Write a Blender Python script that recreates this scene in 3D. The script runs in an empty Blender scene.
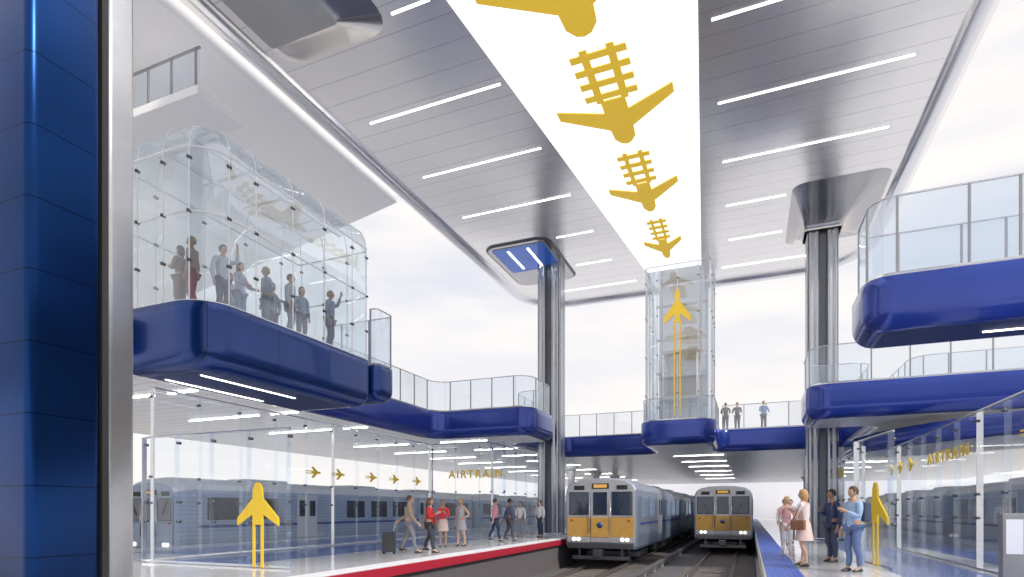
import bpy, bmesh, math, random
from mathutils import Vector, Matrix
random.seed(7)
S=bpy.context.scene
COL=S.collection
# ------------------------------------------------------------------ materials
def newmat(name):
    m=bpy.data.materials.new(name); m.use_nodes=True
    nt=m.node_tree; nt.nodes.clear()
    out=nt.nodes.new('ShaderNodeOutputMaterial')
    return m,nt,out
def pm(name,col,metal=0.,rough=.5,var=.08,ns=3.,emit=None,es=0.,coat=0.,bump=0.,bs=40.):
    m,nt,out=newmat(name)
    b=nt.nodes.new('ShaderNodeBsdfPrincipled')
    tc=nt.nodes.new('ShaderNodeTexCoord'); n=nt.nodes.new('ShaderNodeTexNoise'); n.inputs['Scale'].default_value=ns
    nt.links.new(tc.outputs['Object'],n.inputs['Vector'])
    mx=nt.nodes.new('ShaderNodeMix'); mx.data_type='RGBA'
    c1=[c*(1-var) for c in col]+[1]; c2=[min(1,c*(1+var)) for c in col]+[1]
    mx.inputs[6].default_value=c1; mx.inputs[7].default_value=c2
    nt.links.new(n.outputs['Fac'],mx.inputs[0]); nt.links.new(mx.outputs[2],b.inputs['Base Color'])
    b.inputs['Metallic'].default_value=metal; b.inputs['Roughness'].default_value=rough
    b.inputs['Coat Weight'].default_value=coat
    if emit: 
        b.inputs['Emission Color'].default_value=(*emit,1); b.inputs['Emission Strength'].default_value=es
    if bump>0:
        n2=nt.nodes.new('ShaderNodeTexNoise'); n2.inputs['Scale'].default_value=bs; n2.inputs['Detail'].default_value=6
        nt.links.new(tc.outputs['Object'],n2.inputs['Vector'])
        bp=nt.nodes.new('ShaderNodeBump'); bp.inputs['Strength'].default_value=bump
        nt.links.new(n2.outputs['Fac'],bp.inputs['Height']); nt.links.new(bp.outputs[0],b.inputs['Normal'])
    nt.links.new(b.outputs[0],out.inputs[0])
    return m
def seam(name,col,scol,seams,metal=0.,rough=.4,coat=0.,ns=.35,var=.1,wave=0.,wscale=.12):
    """seams: list of (axis, spacing, width_fraction, offset)"""
    m,nt,out=newmat(name)
    b=nt.nodes.new('ShaderNodeBsdfPrincipled')
    tc=nt.nodes.new('ShaderNodeTexCoord'); sp=nt.nodes.new('ShaderNodeSeparateXYZ')
    nt.links.new(tc.outputs['Object'],sp.inputs[0])
    fac=None
    for ax,spc,w,off in seams:
        a=nt.nodes.new('ShaderNodeMath'); a.operation='ADD'; a.inputs[1].default_value=off+1000*spc
        nt.links.new(sp.outputs[ax],a.inputs[0])
        d=nt.nodes.new('ShaderNodeMath'); d.operation='DIVIDE'; d.inputs[1].default_value=spc; nt.links.new(a.outputs[0],d.inputs[0])
        f=nt.nodes.new('ShaderNodeMath'); f.operation='FRACT'; nt.links.new(d.outputs[0],f.inputs[0])
        l=nt.nodes.new('ShaderNodeMath'); l.operation='LESS_THAN'; l.inputs[1].default_value=w; nt.links.new(f.outputs[0],l.inputs[0])
        if fac is None: fac=l.outputs[0]
        else:
            k=nt.nodes.new('ShaderNodeMath'); k.operation='MAXIMUM'; nt.links.new(fac,k.inputs[0]); nt.links.new(l.outputs[0],k.inputs[1]); fac=k.outputs[0]
    n=nt.nodes.new('ShaderNodeTexNoise'); n.inputs['Scale'].default_value=ns; nt.links.new(tc.outputs['Object'],n.inputs['Vector'])
    v=nt.nodes.new('ShaderNodeMix'); v.data_type='RGBA'
    v.inputs[6].default_value=[c*(1-var) for c in col]+[1]; v.inputs[7].default_value=[min(1,c*(1+var)) for c in col]+[1]
    nt.links.new(n.outputs['Fac'],v.inputs[0])
    mx=nt.nodes.new('ShaderNodeMix'); mx.data_type='RGBA'; nt.links.new(fac,mx.inputs[0]); nt.links.new(v.outputs[2],mx.inputs[6]); mx.inputs[7].default_value=(*scol,1)
    nt.links.new(mx.outputs[2],b.inputs['Base Color'])
    if wave>0:
        mp=nt.nodes.new('ShaderNodeMapping'); mp.inputs['Scale'].default_value=(1.,.55,1); nt.links.new(tc.outputs['Object'],mp.inputs[0])
        n3=nt.nodes.new('ShaderNodeTexNoise'); n3.inputs['Scale'].default_value=wscale; n3.inputs['Detail'].default_value=1.; nt.links.new(mp.outputs[0],n3.inputs['Vector'])
        bp=nt.nodes.new('ShaderNodeBump'); bp.inputs['Strength'].default_value=1.; bp.inputs['Distance'].default_value=wave
        nt.links.new(n3.outputs['Fac'],bp.inputs['Height']); nt.links.new(bp.outputs[0],b.inputs['Normal'])
    b.inputs['Metallic'].default_value=metal; b.inputs['Roughness'].default_value=rough; b.inputs['Coat Weight'].default_value=coat
    nt.links.new(b.outputs[0],out.inputs[0])
    return m
def glassmat(name,tint=(.94,.97,1.),base=.045,edge=.2,milk=.03):
    m,nt,out=newmat(name)
    t=nt.nodes.new('ShaderNodeBsdfTransparent'); t.inputs[0].default_value=(*tint,1)
    g=nt.nodes.new('ShaderNodeBsdfGlossy'); g.inputs['Roughness'].default_value=.03; g.inputs[0].default_value=(.95,.98,1,1)
    lw=nt.nodes.new('ShaderNodeLayerWeight'); lw.inputs[0].default_value=.5
    p=nt.nodes.new('ShaderNodeMath'); p.operation='POWER'; p.inputs[1].default_value=3; nt.links.new(lw.outputs['Facing'],p.inputs[0])
    q=nt.nodes.new('ShaderNodeMath'); q.operation='MULTIPLY_ADD'; q.inputs[1].default_value=edge; q.inputs[2].default_value=base; nt.links.new(p.outputs[0],q.inputs[0])
    mx=nt.nodes.new('ShaderNodeMixShader'); nt.links.new(q.outputs[0],mx.inputs[0]); nt.links.new(t.outputs[0],mx.inputs[1]); nt.links.new(g.outputs[0],mx.inputs[2])
    d=nt.nodes.new('ShaderNodeBsdfTranslucent'); d.inputs[0].default_value=(.9,.95,1,1)
    d2=nt.nodes.new('ShaderNodeBsdfDiffuse'); d2.inputs[0].default_value=(.9,.95,1,1)
    dm=nt.nodes.new('ShaderNodeMixShader'); nt.links.new(d.outputs[0],dm.inputs[1]); nt.links.new(d2.outputs[0],dm.inputs[2])
    m2=nt.nodes.new('ShaderNodeMixShader'); m2.inputs[0].default_value=milk; nt.links.new(mx.outputs[0],m2.inputs[1]); nt.links.new(dm.outputs[0],m2.inputs[2])
    nt.links.new(m2.outputs[0],out.inputs[0])
    return m
def emis(name,col,s):
    return pm(name,col,emit=col,es=s,rough=.6)
M={}
M['ceil']=seam('brushed_ceiling_panels',(.97,.945,.92),(.55,.54,.53),[(1,.85,.026,.1)],metal=.82,rough=.23,var=.03,wave=.6,wscale=.13)
M['edge']=pm('polished_canopy_edge',(.86,.86,.88),metal=.85,rough=.22,var=.03)
M['glow']=emis('luminous_ceiling',(.97,.97,1.),1.05)
M['lamp']=emis('lamp_white',(1,.99,.97),4.)
M['lamp2']=emis('soffit_lamp_white',(1,.98,.95),13.)
M['yellow']=pm('sign_yellow',(.82,.56,.03),rough=.5,var=.03)
M['yglow']=pm('backlit_yellow_print',(.70,.46,.04),rough=.5,var=.03,emit=(.80,.53,.04),es=.42)
M['blue']=pm('cobalt_panel',(.024,.055,.32),metal=.45,rough=.22,var=.25,ns=.4,coat=.4)
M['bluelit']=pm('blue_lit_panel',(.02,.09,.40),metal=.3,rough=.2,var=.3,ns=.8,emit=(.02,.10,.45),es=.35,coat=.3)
M['navy']=pm('navy_soffit',(.010,.026,.12),metal=0.,rough=.55)
M['pylon']=seam('navy_pylon_panels',(.004,.034,.145),(.0,.003,.012),[(2,.93,.012,.25)],metal=.85,rough=.3,ns=.35,var=.7)
M['podblue']=seam('navy_pod_panels',(.009,.042,.20),(.002,.007,.035),[(1,1.9,.010,.1)],metal=.6,rough=.24,coat=.35,ns=.8,var=.25)
M['soffit']=seam('slatted_soffit',(.84,.84,.86),(.46,.47,.5),[(1,.6,.07,0),(0,3.,.01,0)],metal=.3,rough=.3)
M['deckfloor']=pm('deck_floor',(.55,.56,.6),rough=.5)
M['steel']=pm('stainless_steel',(.66,.68,.72),metal=.95,rough=.18,var=.05)
M['post']=pm('polished_edge_post',(.50,.51,.53),metal=.85,rough=.34,var=.12)
M['col']=pm('satin_column_steel',(.42,.44,.48),metal=.85,rough=.26,var=.06)
M['dsteel']=pm('dark_steel',(.12,.13,.15),metal=.8,rough=.3)
M['gsteel']=pm('grey_steel',(.33,.33,.35),metal=.8,rough=.3)
M['white']=pm('white_paint',(.85,.86,.9),rough=.4,var=.03)
M['roofwhite']=pm('white_soffit',(.93,.93,.95),rough=.6,var=.02)
M['glass']=glassmat('clear_glass',milk=.022)
M['gbal']=glassmat('balustrade_glass',tint=(.86,.91,.96),base=.10,edge=.4,milk=.10)
M['gpod']=glassmat('pod_glass',tint=(.90,.95,.98),base=.12,edge=.45,milk=.15)
M['groof']=glassmat('pod_roof_glass',base=.16,edge=.3,milk=.45)
M['glass2']=glassmat('tower_glass',base=.18,edge=.55,milk=.17)
M['tile']=seam('platform_tile',(.82,.82,.84),(.58,.59,.63),[(0,1.2,.012,0),(1,1.2,.012,0)],rough=.12,var=.05,coat=.3)
M['bluefloor']=seam('blue_floor',(.04,.12,.42),(.02,.06,.3),[(0,1.2,.01,0),(1,1.2,.01,0)],rough=.16,coat=.3)
M['red']=pm('red_edge',(.42,.02,.045),rough=.35)
M['tactile']=seam('blue_tactile',(.05,.14,.62),(.03,.08,.4),[(0,.1,.3,0),(1,.1,.3,0)],rough=.4)
M['conc']=pm('concrete',(.42,.41,.41),rough=.85,bump=.2)
M['dconc']=pm('dark_concrete',(.12,.11,.12),rough=.85,bump=.2)
M['ballast']=pm('ballast',(.13,.13,.14),rough=.95,var=.8,ns=14,bump=1.,bs=9)
M['ground']=pm('paved_ground',(.66,.64,.61),rough=.9)
M['rail']=pm('rail_steel',(.42,.40,.40),metal=.9,rough=.28)
M['sleeper']=pm('sleeper_wood',(.21,.18,.16),rough=.9,var=.3,ns=8)
M['train']=seam('train_fluted_steel',(.28,.35,.47),(.19,.25,.36),[(2,.16,.12,0)],metal=.5,rough=.32,var=.12,ns=1.5)
M['trainface']=pm('train_face_steel',(.44,.45,.49),metal=.45,rough=.4,var=.15)
M['trainroof']=pm('train_roof',(.34,.38,.46),metal=.3,rough=.45,var=.15)
M['otrain']=seam('grey_train_steel',(.33,.42,.58),(.20,.26,.38),[(2,.16,.10,0)],metal=.1,rough=.35,var=.06)
M['oface']=pm('grey_train_face',(.24,.31,.45),metal=.1,rough=.35)
M['oroof']=pm('pale_train_roof',(.60,.63,.70),metal=.2,rough=.4)
M['tyellow']=pm('train_yellow',(.52,.30,.07),rough=.45,var=.15,ns=4)
M['tblue']=pm('train_blue',(.03,.07,.25),rough=.35)
M['dglass']=pm('dark_window',(.03,.045,.08),metal=.2,rough=.08,coat=.6)
M['black']=pm('rubber_black',(.02,.02,.022),rough=.6)
M['head']=emis('headlamp',(1,.92,.8),1.6)
M['tail']=pm('marker_red',(.5,.03,.02),rough=.3)
M['amber']=emis('display_amber',(.8,.45,.1),.12)
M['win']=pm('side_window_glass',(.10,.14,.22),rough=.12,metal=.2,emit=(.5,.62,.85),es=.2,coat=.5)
M['win2']=pm('dark_train_window',(.015,.025,.05),rough=.15,metal=.1,coat=.3)
M['ms']=pm('mirror_steel',(.50,.49,.49),metal=.95,rough=.17,var=.2,ns=.5)
# ------------------------------------------------------------------ mesh helpers
def link(o): COL.objects.link(o); return o
def mk(name,verts,faces,mats,fm=None,smooth=False,label=None):
    me=bpy.data.meshes.new(name); me.from_pydata([tuple(v) for v in verts],[],faces)
    if not isinstance(mats,(list,tuple)): mats=[mats]
    for m in mats: me.materials.append(m)
    if fm: 
        for p,i in zip(me.polygons,fm): p.material_index=i
    if smooth:
        for p in me.polygons: p.use_smooth=True
    me.update()
    o=link(bpy.data.objects.new(name,me))
    if label: o['label']=label
    return o
def frombm(name,bm,mats,smooth=False):
    me=bpy.data.meshes.new(name); bmesh.ops.recalc_face_normals(bm,faces=bm.faces); bm.to_mesh(me); bm.free()
    if not isinstance(mats,(list,tuple)): mats=[mats]
    for m in mats: me.materials.append(m)
    if smooth:
        for p in me.polygons: p.use_smooth=True
    return link(bpy.data.objects.new(name,me))
def box(name,x0,x1,y0,y1,z0,z1,mat,bev=0.01,seg=2):
    bm=bmesh.new(); bmesh.ops.create_cube(bm,size=1)
    for v in bm.verts:
        v.co=Vector(((x0+x1)/2+v.co.x*(x1-x0),(y0+y1)/2+v.co.y*(y1-y0),(z0+z1)/2+v.co.z*(z1-z0)))
    if bev>0: bmesh.ops.bevel(bm,geom=list(bm.edges),offset=bev,segments=seg,profile=.6,affect='EDGES')
    return frombm(name,bm,mat)
def cyl(name,p0,p1,r,mat,n=16,r2=None):
    return tube(name,[p0,p1],r,mat,n,r2=r2)
def tube(name,pts,r,mat,n=8,r2=None):
    pts=[Vector(p) for p in pts]; vs=[];fs=[]
    prev=None
    for i,p in enumerate(pts):
        if i==0: t=pts[1]-pts[0]
        elif i==len(pts)-1: t=pts[-1]-pts[-2]
        else: t=(pts[i+1]-pts[i]).normalized()+(pts[i]-pts[i-1]).normalized()
        t.normalize()
        if prev is None:
            a=Vector((0,0,1)) if abs(t.z)<.9 else Vector((1,0,0))
            u=t.cross(a).normalized()
        else: u=(prev-t*prev.dot(t)).normalized()
        prev=u; w=t.cross(u)
        rr=r if (r2 is None or i==0) else r2
        for k in range(n):
            a=2*math.pi*k/n; vs.append(p+u*math.cos(a)*rr+w*math.sin(a)*rr)
    for i in range(len(pts)-1):
        for k in range(n):
            fs.append((i*n+k,i*n+(k+1)%n,(i+1)*n+(k+1)%n,(i+1)*n+k))
    fs.append(tuple(range(n))[::-1]); fs.append(tuple((len(pts)-1)*n+k for k in range(n)))
    return mk(name,vs,fs,mat,smooth=(n>6))
def fillet(c,r,n=6,closed=True):
    L=len(c); out=[]
    for i in range(L):
        p1=Vector(c[i])
        if not closed and i in(0,L-1): out.append(p1.copy()); continue
        p0=Vector(c[i-1]); p2=Vector(c[(i+1)%L])
        rr=r[i] if isinstance(r,(list,tuple)) else r
        d1=(p0-p1); d2=(p2-p1); l1=d1.length;l2=d2.length; d1/=l1; d2/=l2
        ph=d1.angle(d2)
        if ph>3.1: 
            for k in range(n+1): out.append(p1.copy())
            continue
        t=min(rr/math.tan(ph/2),l1*.49,l2*.49); rr=t*math.tan(ph/2)
        cen=p1+(d1+d2).normalized()*rr/math.sin(ph/2)
        a=p1+d1*t-cen; b=p1+d2*t-cen
        for k in range(n+1):
            s=k/n; an=a.angle(b) if a.length>1e-6 else 0
            if an<1e-4: v=a.lerp(b,s)
            else: v=(a*math.sin((1-s)*an)+b*math.sin(s*an))/math.sin(an)
            out.append(cen+v)
    return out
def inset(c,r,d):
    L=len(c); oc=[];orr=[]
    for i in range(L):
        p0,p1,p2=Vector(c[i-1]),Vector(c[i]),Vector(c[(i+1)%L])
        e1=(p1-p0).normalized(); e2=(p2-p1).normalized()
        n1=Vector((-e1.y,e1.x)); n2=Vector((-e2.y,e2.x))
        oc.append(p1+(n1+n2)/(1+n1.dot(n2))*d)
        cr=e1.x*e2.y-e1.y*e2.x
        rr=r[i] if isinstance(r,(list,tuple)) else r
        orr.append(max(.03,rr-d) if cr>0 else rr+d)
    return oc,orr
def slab(name,c,r,prof,mats,n=8):
    """prof: list (z,inset) bottom to top; mats: side,bottom,top"""
    vs=[];fs=[];fm=[]; N=None
    for z,d in prof:
        oc,orr=inset(c,r,d); ring=fillet(oc,orr,n); N=len(ring)
        vs+= [(p.x,p.y,z) for p in ring]
    for i in range(len(prof)-1):
        for k in range(N):
            fs.append((i*N+k,i*N+(k+1)%N,(i+1)*N+(k+1)%N,(i+1)*N+k)); fm.append(0)
    fs.append(tuple(range(N))[::-1]); fm.append(1)
    t=(len(prof)-1)*N; fs.append(tuple(t+k for k in range(N))); fm.append(2)
    o=mk(name,vs,fs,mats,fm)
    for p in o.data.polygons:
        if p.material_index==0 and len(p.vertices)==4: p.use_smooth=True
    return o
def root(name,loc,label,cat,group=None):
    e=bpy.data.objects.new(name,None); e.location=loc; e.empty_display_size=.2; link(e)
    e['label']=label; e['category']=cat
    if group: e['group']=group
    return e
def att(ch,rt,world=True):
    ch.parent=rt
    if world:
        m=Matrix.Translation(rt.location); 
        ch.matrix_parent_inverse=m.inverted()
    return ch
def tag(o,label,cat,group=None,kind=None):
    o['label']=label;o['category']=cat
    if group:o['group']=group
    if kind:o['kind']=kind
    return o
def copytree(rt,loc,rz=None,label=None,group=None):
    n=rt.copy(); COL.objects.link(n); n.location=loc
    if rz is not None: n.rotation_euler[2]=rz
    if label: n['label']=label
    if group: n['group']=group
    def rec(src,dst):
        for c in src.children:
            k=c.copy(); COL.objects.link(k); k.parent=dst; k.matrix_parent_inverse=c.matrix_parent_inverse.copy(); rec(c,k)
    rec(rt,n)
    return n
# ------------------------------------------------------------------ people
def skinmesh(verts,edges,rad,rooti=0,sub=1):
    me=bpy.data.meshes.new('tmp'); me.from_pydata(verts,edges,[])
    o=bpy.data.objects.new('tmp',me); link(o)
    md=o.modifiers.new('s','SKIN'); md.use_smooth_shade=True
    for i,sv in enumerate(me.skin_vertices[0].data):
        r=rad[i]; sv.radius=(r,r) if not isinstance(r,tuple) else r
        sv.use_root=(i==rooti)
    if sub: 
        m2=o.modifiers.new('b','SUBSURF'); m2.levels=sub; m2.render_levels=sub
    dg=bpy.context.evaluated_depsgraph_get(); dg.update()
    out=bpy.data.meshes.new_from_object(o.evaluated_get(dg))
    bpy.data.objects.remove(o); return out
PC={}
def pcol(c,rough=.7):
    k=tuple(round(x,3) for x in c)
    if k not in PC: PC[k]=pm('cloth_%d'%len(PC),c,rough=rough,var=.15,ns=9)
    return PC[k]
EYE=pm('eye_dark',(.03,.02,.02),rough=.3); LIP=pm('lip',(.45,.15,.13),rough=.5)
def person(loc,deg,label,h=1.72,skin=(.62,.38,.27),top=(.6,.6,.6),bot=(.1,.12,.2),hair=(.1,.06,.04),
           female=False,longhair=False,style='pants',sleeve='long',stride=.0,arms=('down','down'),shoe=(.05,.05,.05),turn=0,bag=None,group=None):
    rt=root('person',(loc[0],loc[1],loc[2]+.006),label,'person',group); rt.rotation_euler[2]=math.radians(deg)
    sc=h/1.78
    sw=.165 if female else .19; hw=.095 if female else .088
    V=[];E=[];R=[]
    def a(p,r,par=None):
        V.append((p[0]*sc,p[1]*sc,p[2]*sc)); R.append(r*sc)
        if par is not None: E.append((par,len(V)-1))
        return len(V)-1
    pel=a((0,0,.97),.125 if not female else .125); wa=a((0,.0,1.12),.105 if female else .12,pel); ch=a((0,.01,1.31),.125 if female else .14,wa)
    nb=a((0,-.005,1.46),.075,ch); nk=a((0,.01,1.53),.052,nb); hd=a((0,.02,1.60),.055,nk)
    legs=[];armsj=[]
    for s,side in ((-1,0),(1,1)):
        f=stride*(1 if side else -1)
        hp=a((s*hw,0,.90),.092,pel)
        lift=abs(f)*.25
        kn=a((s*(hw+.005),f*.5+.02+(.03 if f<0 else .02),.50-lift*.05),.058,hp)
        cf=a((s*(hw+.005),f*.68-.02,.34),.052,kn)
        back=f<-.1
        an=a((s*(hw+.005),f*(1.0 if not back else 1.05),.085+(.05 if back else 0)),.037,cf)
        toe=a((s*(hw+.02),f+.13 if not back else f*1.05+.12,.035),.03,an)
        legs.append((V[hp],V[kn],V[cf],V[an],V[toe]))
        sh=a((s*sw,0,1.42),.058,nb)
        mode=arms[side]
        if mode=='down': el=(s*(sw+.055),-.03+.0,1.13); wr=(s*(sw+.06),.05,.88)
        elif mode=='swingf': el=(s*(sw+.05),.09,1.15); wr=(s*(sw+.03),.26,.95)
        elif mode=='swingb': el=(s*(sw+.05),-.13,1.15); wr=(s*(sw+.06),-.20,.90)
        elif mode=='phone': el=(s*(sw+.05),.06,1.15); wr=(s*(sw-.08),.26,1.27)
        elif mode=='hip': el=(s*(sw+.16),-.06,1.17); wr=(s*(sw+.0),.07,1.03)
        elif mode=='rail': el=(s*(sw+.07),.10,1.18); wr=(s*(sw+.03),.33,1.10)
        elif mode=='up': el=(s*(sw+.12),.12,1.45); wr=(s*(sw+.05),.22,1.68)
        elif mode=='back': el=(s*(sw+.06),-.12,1.16); wr=(s*(sw+.10),-.33,1.0)
        e=a(el,.042,sh); w=a(wr,.028,e)
        dv=(Vector(wr)-Vector(el)).normalized()
        pv=Vector(wr)+dv*.06; pa=a(pv,.032,w)
        lat=dv.cross(Vector((s,0,0)));  lat=lat.normalized() if lat.length>.1 else Vector((0,1,0))
        cur=Vector((-s,0,0))*.35
        for q,(o_,ln) in enumerate(((-.027,.06),(-.009,.075),(.009,.07),(.027,.055))):
            b1=pv+dv*.045+lat*o_; f1=a(b1,.010,pa)
            b2=b1+(dv+cur*.5).normalized()*ln*.55; f2=a(b2,.009,f1)
            a(b2+(dv*.8+cur*1.6).normalized()*ln*.45,.008,f2)
        t1=a(pv+lat*-.045+dv*-.005,.011,pa); a(pv+lat*-.062+dv*.03+cur*.05,.009,t1)
        armsj.append((V[sh],V[e],V[w]))
    body=skinmesh(V,E,R,0,1)
    bm=bmesh.new(); bm.from_mesh(body)
    for f in bm.faces: f.material_index=0
    # head
    ht=Matrix.Translation(Vector((0,.025,1.665))*sc)@Matrix.Rotation(math.radians(turn),4,'Z')
    def ell(c,r,mi,u=14,v=10,shape=None):
        res=bmesh.ops.create_uvsphere(bm,u_segments=u,v_segments=v,radius=1)
        for vv in res['verts']:
            p=Vector((vv.co.x*r[0],vv.co.y*r[1],vv.co.z*r[2]))
            if shape: p=shape(p)
            vv.co=ht@((p+Vector(c))*sc)
        fs=set(f for vv in res['verts'] for f in vv.link_faces)
        for f in fs: f.material_index=mi; f.smooth=True
    def hs(p):
        if p.z<0: k=1+p.z*2.6; p.x*=max(.5,k); p.y=p.y*max(.7,1+p.z*1.2)+(-p.z*.12)
        return p
    ell((0,0,0),(.076,.095,.118),0,16,12,hs)
    ell((0,.098,-.012),(.013,.02,.024),0,8,6)
    for s in(-1,1):
        ell((s*.03,.083,.008),(.012,.008,.007),1,8,6)
        ell((s*.077,-.002,-.005),(.01,.02,.03),0,8,6)
    ell((0,.088,-.058),(.024,.008,.007),2,8,6)
    for vv in bm.verts:
        if vv.co.z<.004: vv.co.z=.004
    me=bpy.data.meshes.new('body'); bm.to_mesh(me); bm.free(); bpy.data.meshes.remove(body)
    sm=pcol(skin,.5)
    while len(me.materials): me.materials.pop()
    for m in (sm,EYE,LIP): me.materials.append(m)
    for p in me.polygons:p.use_smooth=True
    bo=link(bpy.data.objects.new('body',me)); bo.parent=rt
    # hair
    bm=bmesh.new(); res=bmesh.ops.create_uvsphere(bm,u_segments=16,v_segments=12,radius=1)
    for vv in res['verts']:
        p=vv.co.copy(); q=Vector((p.x*.088,p.y*.108-.012,p.z*.115+.022))
        if q.y>.04 and q.z<.055: q.y=.05; q.x*=.85
        if longhair and q.z<0 and q.y<.03: q.z*=2.3; q.y-=.02
        elif q.z<-.03 : q.z=-.04; q.x*=.8
        vv.co=ht@(q*sc)
    ho=frombm('hair',bm,pcol(hair,.6),True); ho.parent=rt
    # top garment
    tv=[];te=[];tr=[]
    def b(p,r,par=None):
        tv.append(tuple(p)); tr.append(r*sc)
        if par is not None: te.append((par,len(tv)-1))
        return len(tv)-1
    low=.86 if style in('pants','jeans') else 1.0
    c0=b(Vector((0,.01,1.30))*sc,.155 if not female else .14)
    b1=b(Vector((0,.0,1.12))*sc,.135 if not female else .118,c0); b2=b(Vector((0,0,.97))*sc,.15,b1); 
    if low<.9: b(Vector((0,0,.90))*sc,.15,b2)
    n0=b(Vector((0,-.005,1.455))*sc,.085,c0)
    for sh,el,wr in armsj:
        x=b(sh,.071,n0)
        elv=Vector(el); shv=Vector(sh); wrv=Vector(wr)
        if sleeve=='none': continue
        if sleeve=='short': b(shv.lerp(elv,.6),.06,x); continue
        y=b(elv,.056,x); b(elv.lerp(wrv,.93),.042,y)
    g=skinmesh(tv,te,tr,0,1); g.materials.clear(); g.materials.append(pcol(top))
    for p in g.polygons:p.use_smooth=True; p.material_index=0
    go=link(bpy.data.objects.new('top_garment',g)); go.parent=rt
    if style in('pants','shorts','jeans'):
        tv.clear();te.clear();tr.clear()
        c0=b(Vector((0,0,.97))*sc,.142); 
        for hp,kn,cf,an,toe in legs:
            x=b(hp,.105,c0); y=b(Vector(kn),.075,x)
            if style!='shorts':
                z=b(cf,.066,y); b(Vector(an)+Vector((0,0,.01)),.058,z)
        g=skinmesh(tv,te,tr,0,1); g.materials.clear(); g.materials.append(pcol(bot))
        for p in g.polygons:p.use_smooth=True; p.material_index=0
        for vv in g.vertices: vv.co.z=max(vv.co.z,.02)
        go=link(bpy.data.objects.new('trousers',g)); go.parent=rt
    else:
        zs=[(1.06,.125,.105),(.97,.17,.14),(.80,.19,.165),(.60,.21,.20)] if style=='skirt' else [(1.06,.125,.105),(.95,.18,.15),(.7,.2,.2),(.42,.24,.25)]
        vs=[];fs=[];n=18
        for i,(z,rx,ry) in enumerate(zs):
            for k in range(n):
                an=2*math.pi*k/n; w=1+.05*math.sin(an*5)*(i/3)
                vs.append((math.cos(an)*rx*sc*w,math.sin(an)*ry*sc*w,z*sc))
        for i in range(3):
            for k in range(n): fs.append((i*n+k,i*n+(k+1)%n,(i+1)*n+(k+1)%n,(i+1)*n+k))
        o=mk('skirt',vs,fs,pcol(bot),smooth=True); o.parent=rt
    for hp,kn,cf,an,toe in legs:
        A=Vector(an); T=Vector(toe)
        bm=bmesh.new(); res=bmesh.ops.create_uvsphere(bm,u_segments=12,v_segments=8,radius=1)
        for vv in res['verts']:
            p=vv.co; z=p.z*.05
            vv.co=Vector((A.x+p.x*.046*sc,A.y+.05*sc+p.y*.135*sc,max(.0,A.z-.035*sc)+ (max(z,-.028)-(.02 if p.y>.2 else 0)*(p.z>0))*sc*(1.3 if p.z>0 and p.y<0 else 1)))
        o=frombm('shoe',bm,pcol(shoe,.4),True); o.parent=rt
        mz=min(v.co.z for v in o.data.vertices)
        for v in o.data.vertices: v.co.z-=min(mz,0) if mz<0 else (mz if A.z<.1*sc+.02 else 0)
    if bag=='shoulder':
        o=box('shoulder_bag',-.33*sc,-.22*sc,-.16*sc,.16*sc,.85*sc,1.08*sc,pcol((.25,.12,.07)),.03); o.parent=rt
        o=tube('bag_strap',[Vector((-.27,-.12,1.06))*sc,Vector((-.22,-.03,1.46))*sc,Vector((-.27,.12,1.06))*sc],.008,pcol((.2,.1,.05))); o.parent=rt
    if bag=='backpack':
        o=box('backpack',-.15*sc,.15*sc,-.30*sc,-.13*sc,1.05*sc,1.46*sc,pcol((.06,.08,.14)),.05,3); o.parent=rt
    return rt
SK1=(.66,.42,.31);SK2=(.35,.19,.12);SK3=(.52,.32,.22)
navy=(.03,.05,.12);tan=(.42,.33,.25);wh=(.8,.8,.82);lb=(.35,.5,.72)
GP='passengers on the island platform'
person((-9.5,15.0,0),-60,'man in tan jacket and grey trousers walking with a rolling suitcase',1.72,SK1,tan,(.25,.25,.28),(.12,.08,.05),stride=.24,arms=('back','swingf'),group=GP)
person((-9.0,15.35,0),-75,'woman in red jacket and black trousers walking',1.66,SK1,(.7,.04,.04),(.05,.05,.06),(.18,.09,.05),True,True,stride=.18,arms=('swingb','phone'),group=GP,bag='shoulder')
person((-9.98,17.95,0),-150,'woman in bright red jacket and light skirt standing',1.66,SK3,(.75,.06,.08),(.75,.6,.55),(.3,.18,.08),True,True,'skirt',arms=('phone','down'),group=GP)
person((-9.6,18.6,0),170,'woman in grey sleeveless top and long grey dress standing',1.72,SK1,(.5,.5,.55),(.42,.42,.46),(.4,.28,.15),True,True,'skirt','none',stride=.08,arms=('hip','down'),group=GP)
person((-9.75,21.9,0),-40,'man in pink shirt and navy trousers walking',1.76,SK1,(.75,.35,.42),navy,(.1,.07,.05),stride=.2,arms=('swingf','swingb'),group=GP)
person((-9.3,22.4,0),-55,'man in dark jacket and dark trousers walking beside another',1.76,SK2,(.10,.12,.2),(.08,.08,.1),(.03,.02,.02),stride=.16,arms=('swingb','swingf'),group=GP)
person((-10.3,26.2,0),180,'person in pale jacket standing by the glass wall',1.7,SK3,wh,(.3,.3,.35),(.1,.06,.05),arms=('down','down'),group=GP)
person((-9.2,26.0,0),150,'man in white shirt and dark trousers standing near the column',1.74,SK1,(.7,.72,.78),navy,(.1,.06,.05),arms=('down','phone'),group=GP)
GR='passengers beside the tracks'
person((.97,18.3,0),200,'blonde woman in pink top and pale trousers standing',1.68,SK1,(.75,.42,.42),(.75,.7,.68),(.65,.45,.2),True,True,'pants','short',arms=('phone','down'),shoe=(.6,.5,.4),group=GR)
person((1.15,14.9,0),60,'woman in cream blouse and coral skirt looking along the train',1.76,SK1,(.78,.66,.66),(.72,.55,.5),(.5,.3,.13),True,True,'skirt','short',stride=.1,arms=('swingf','phone'),group=GR,bag='shoulder')
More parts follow.
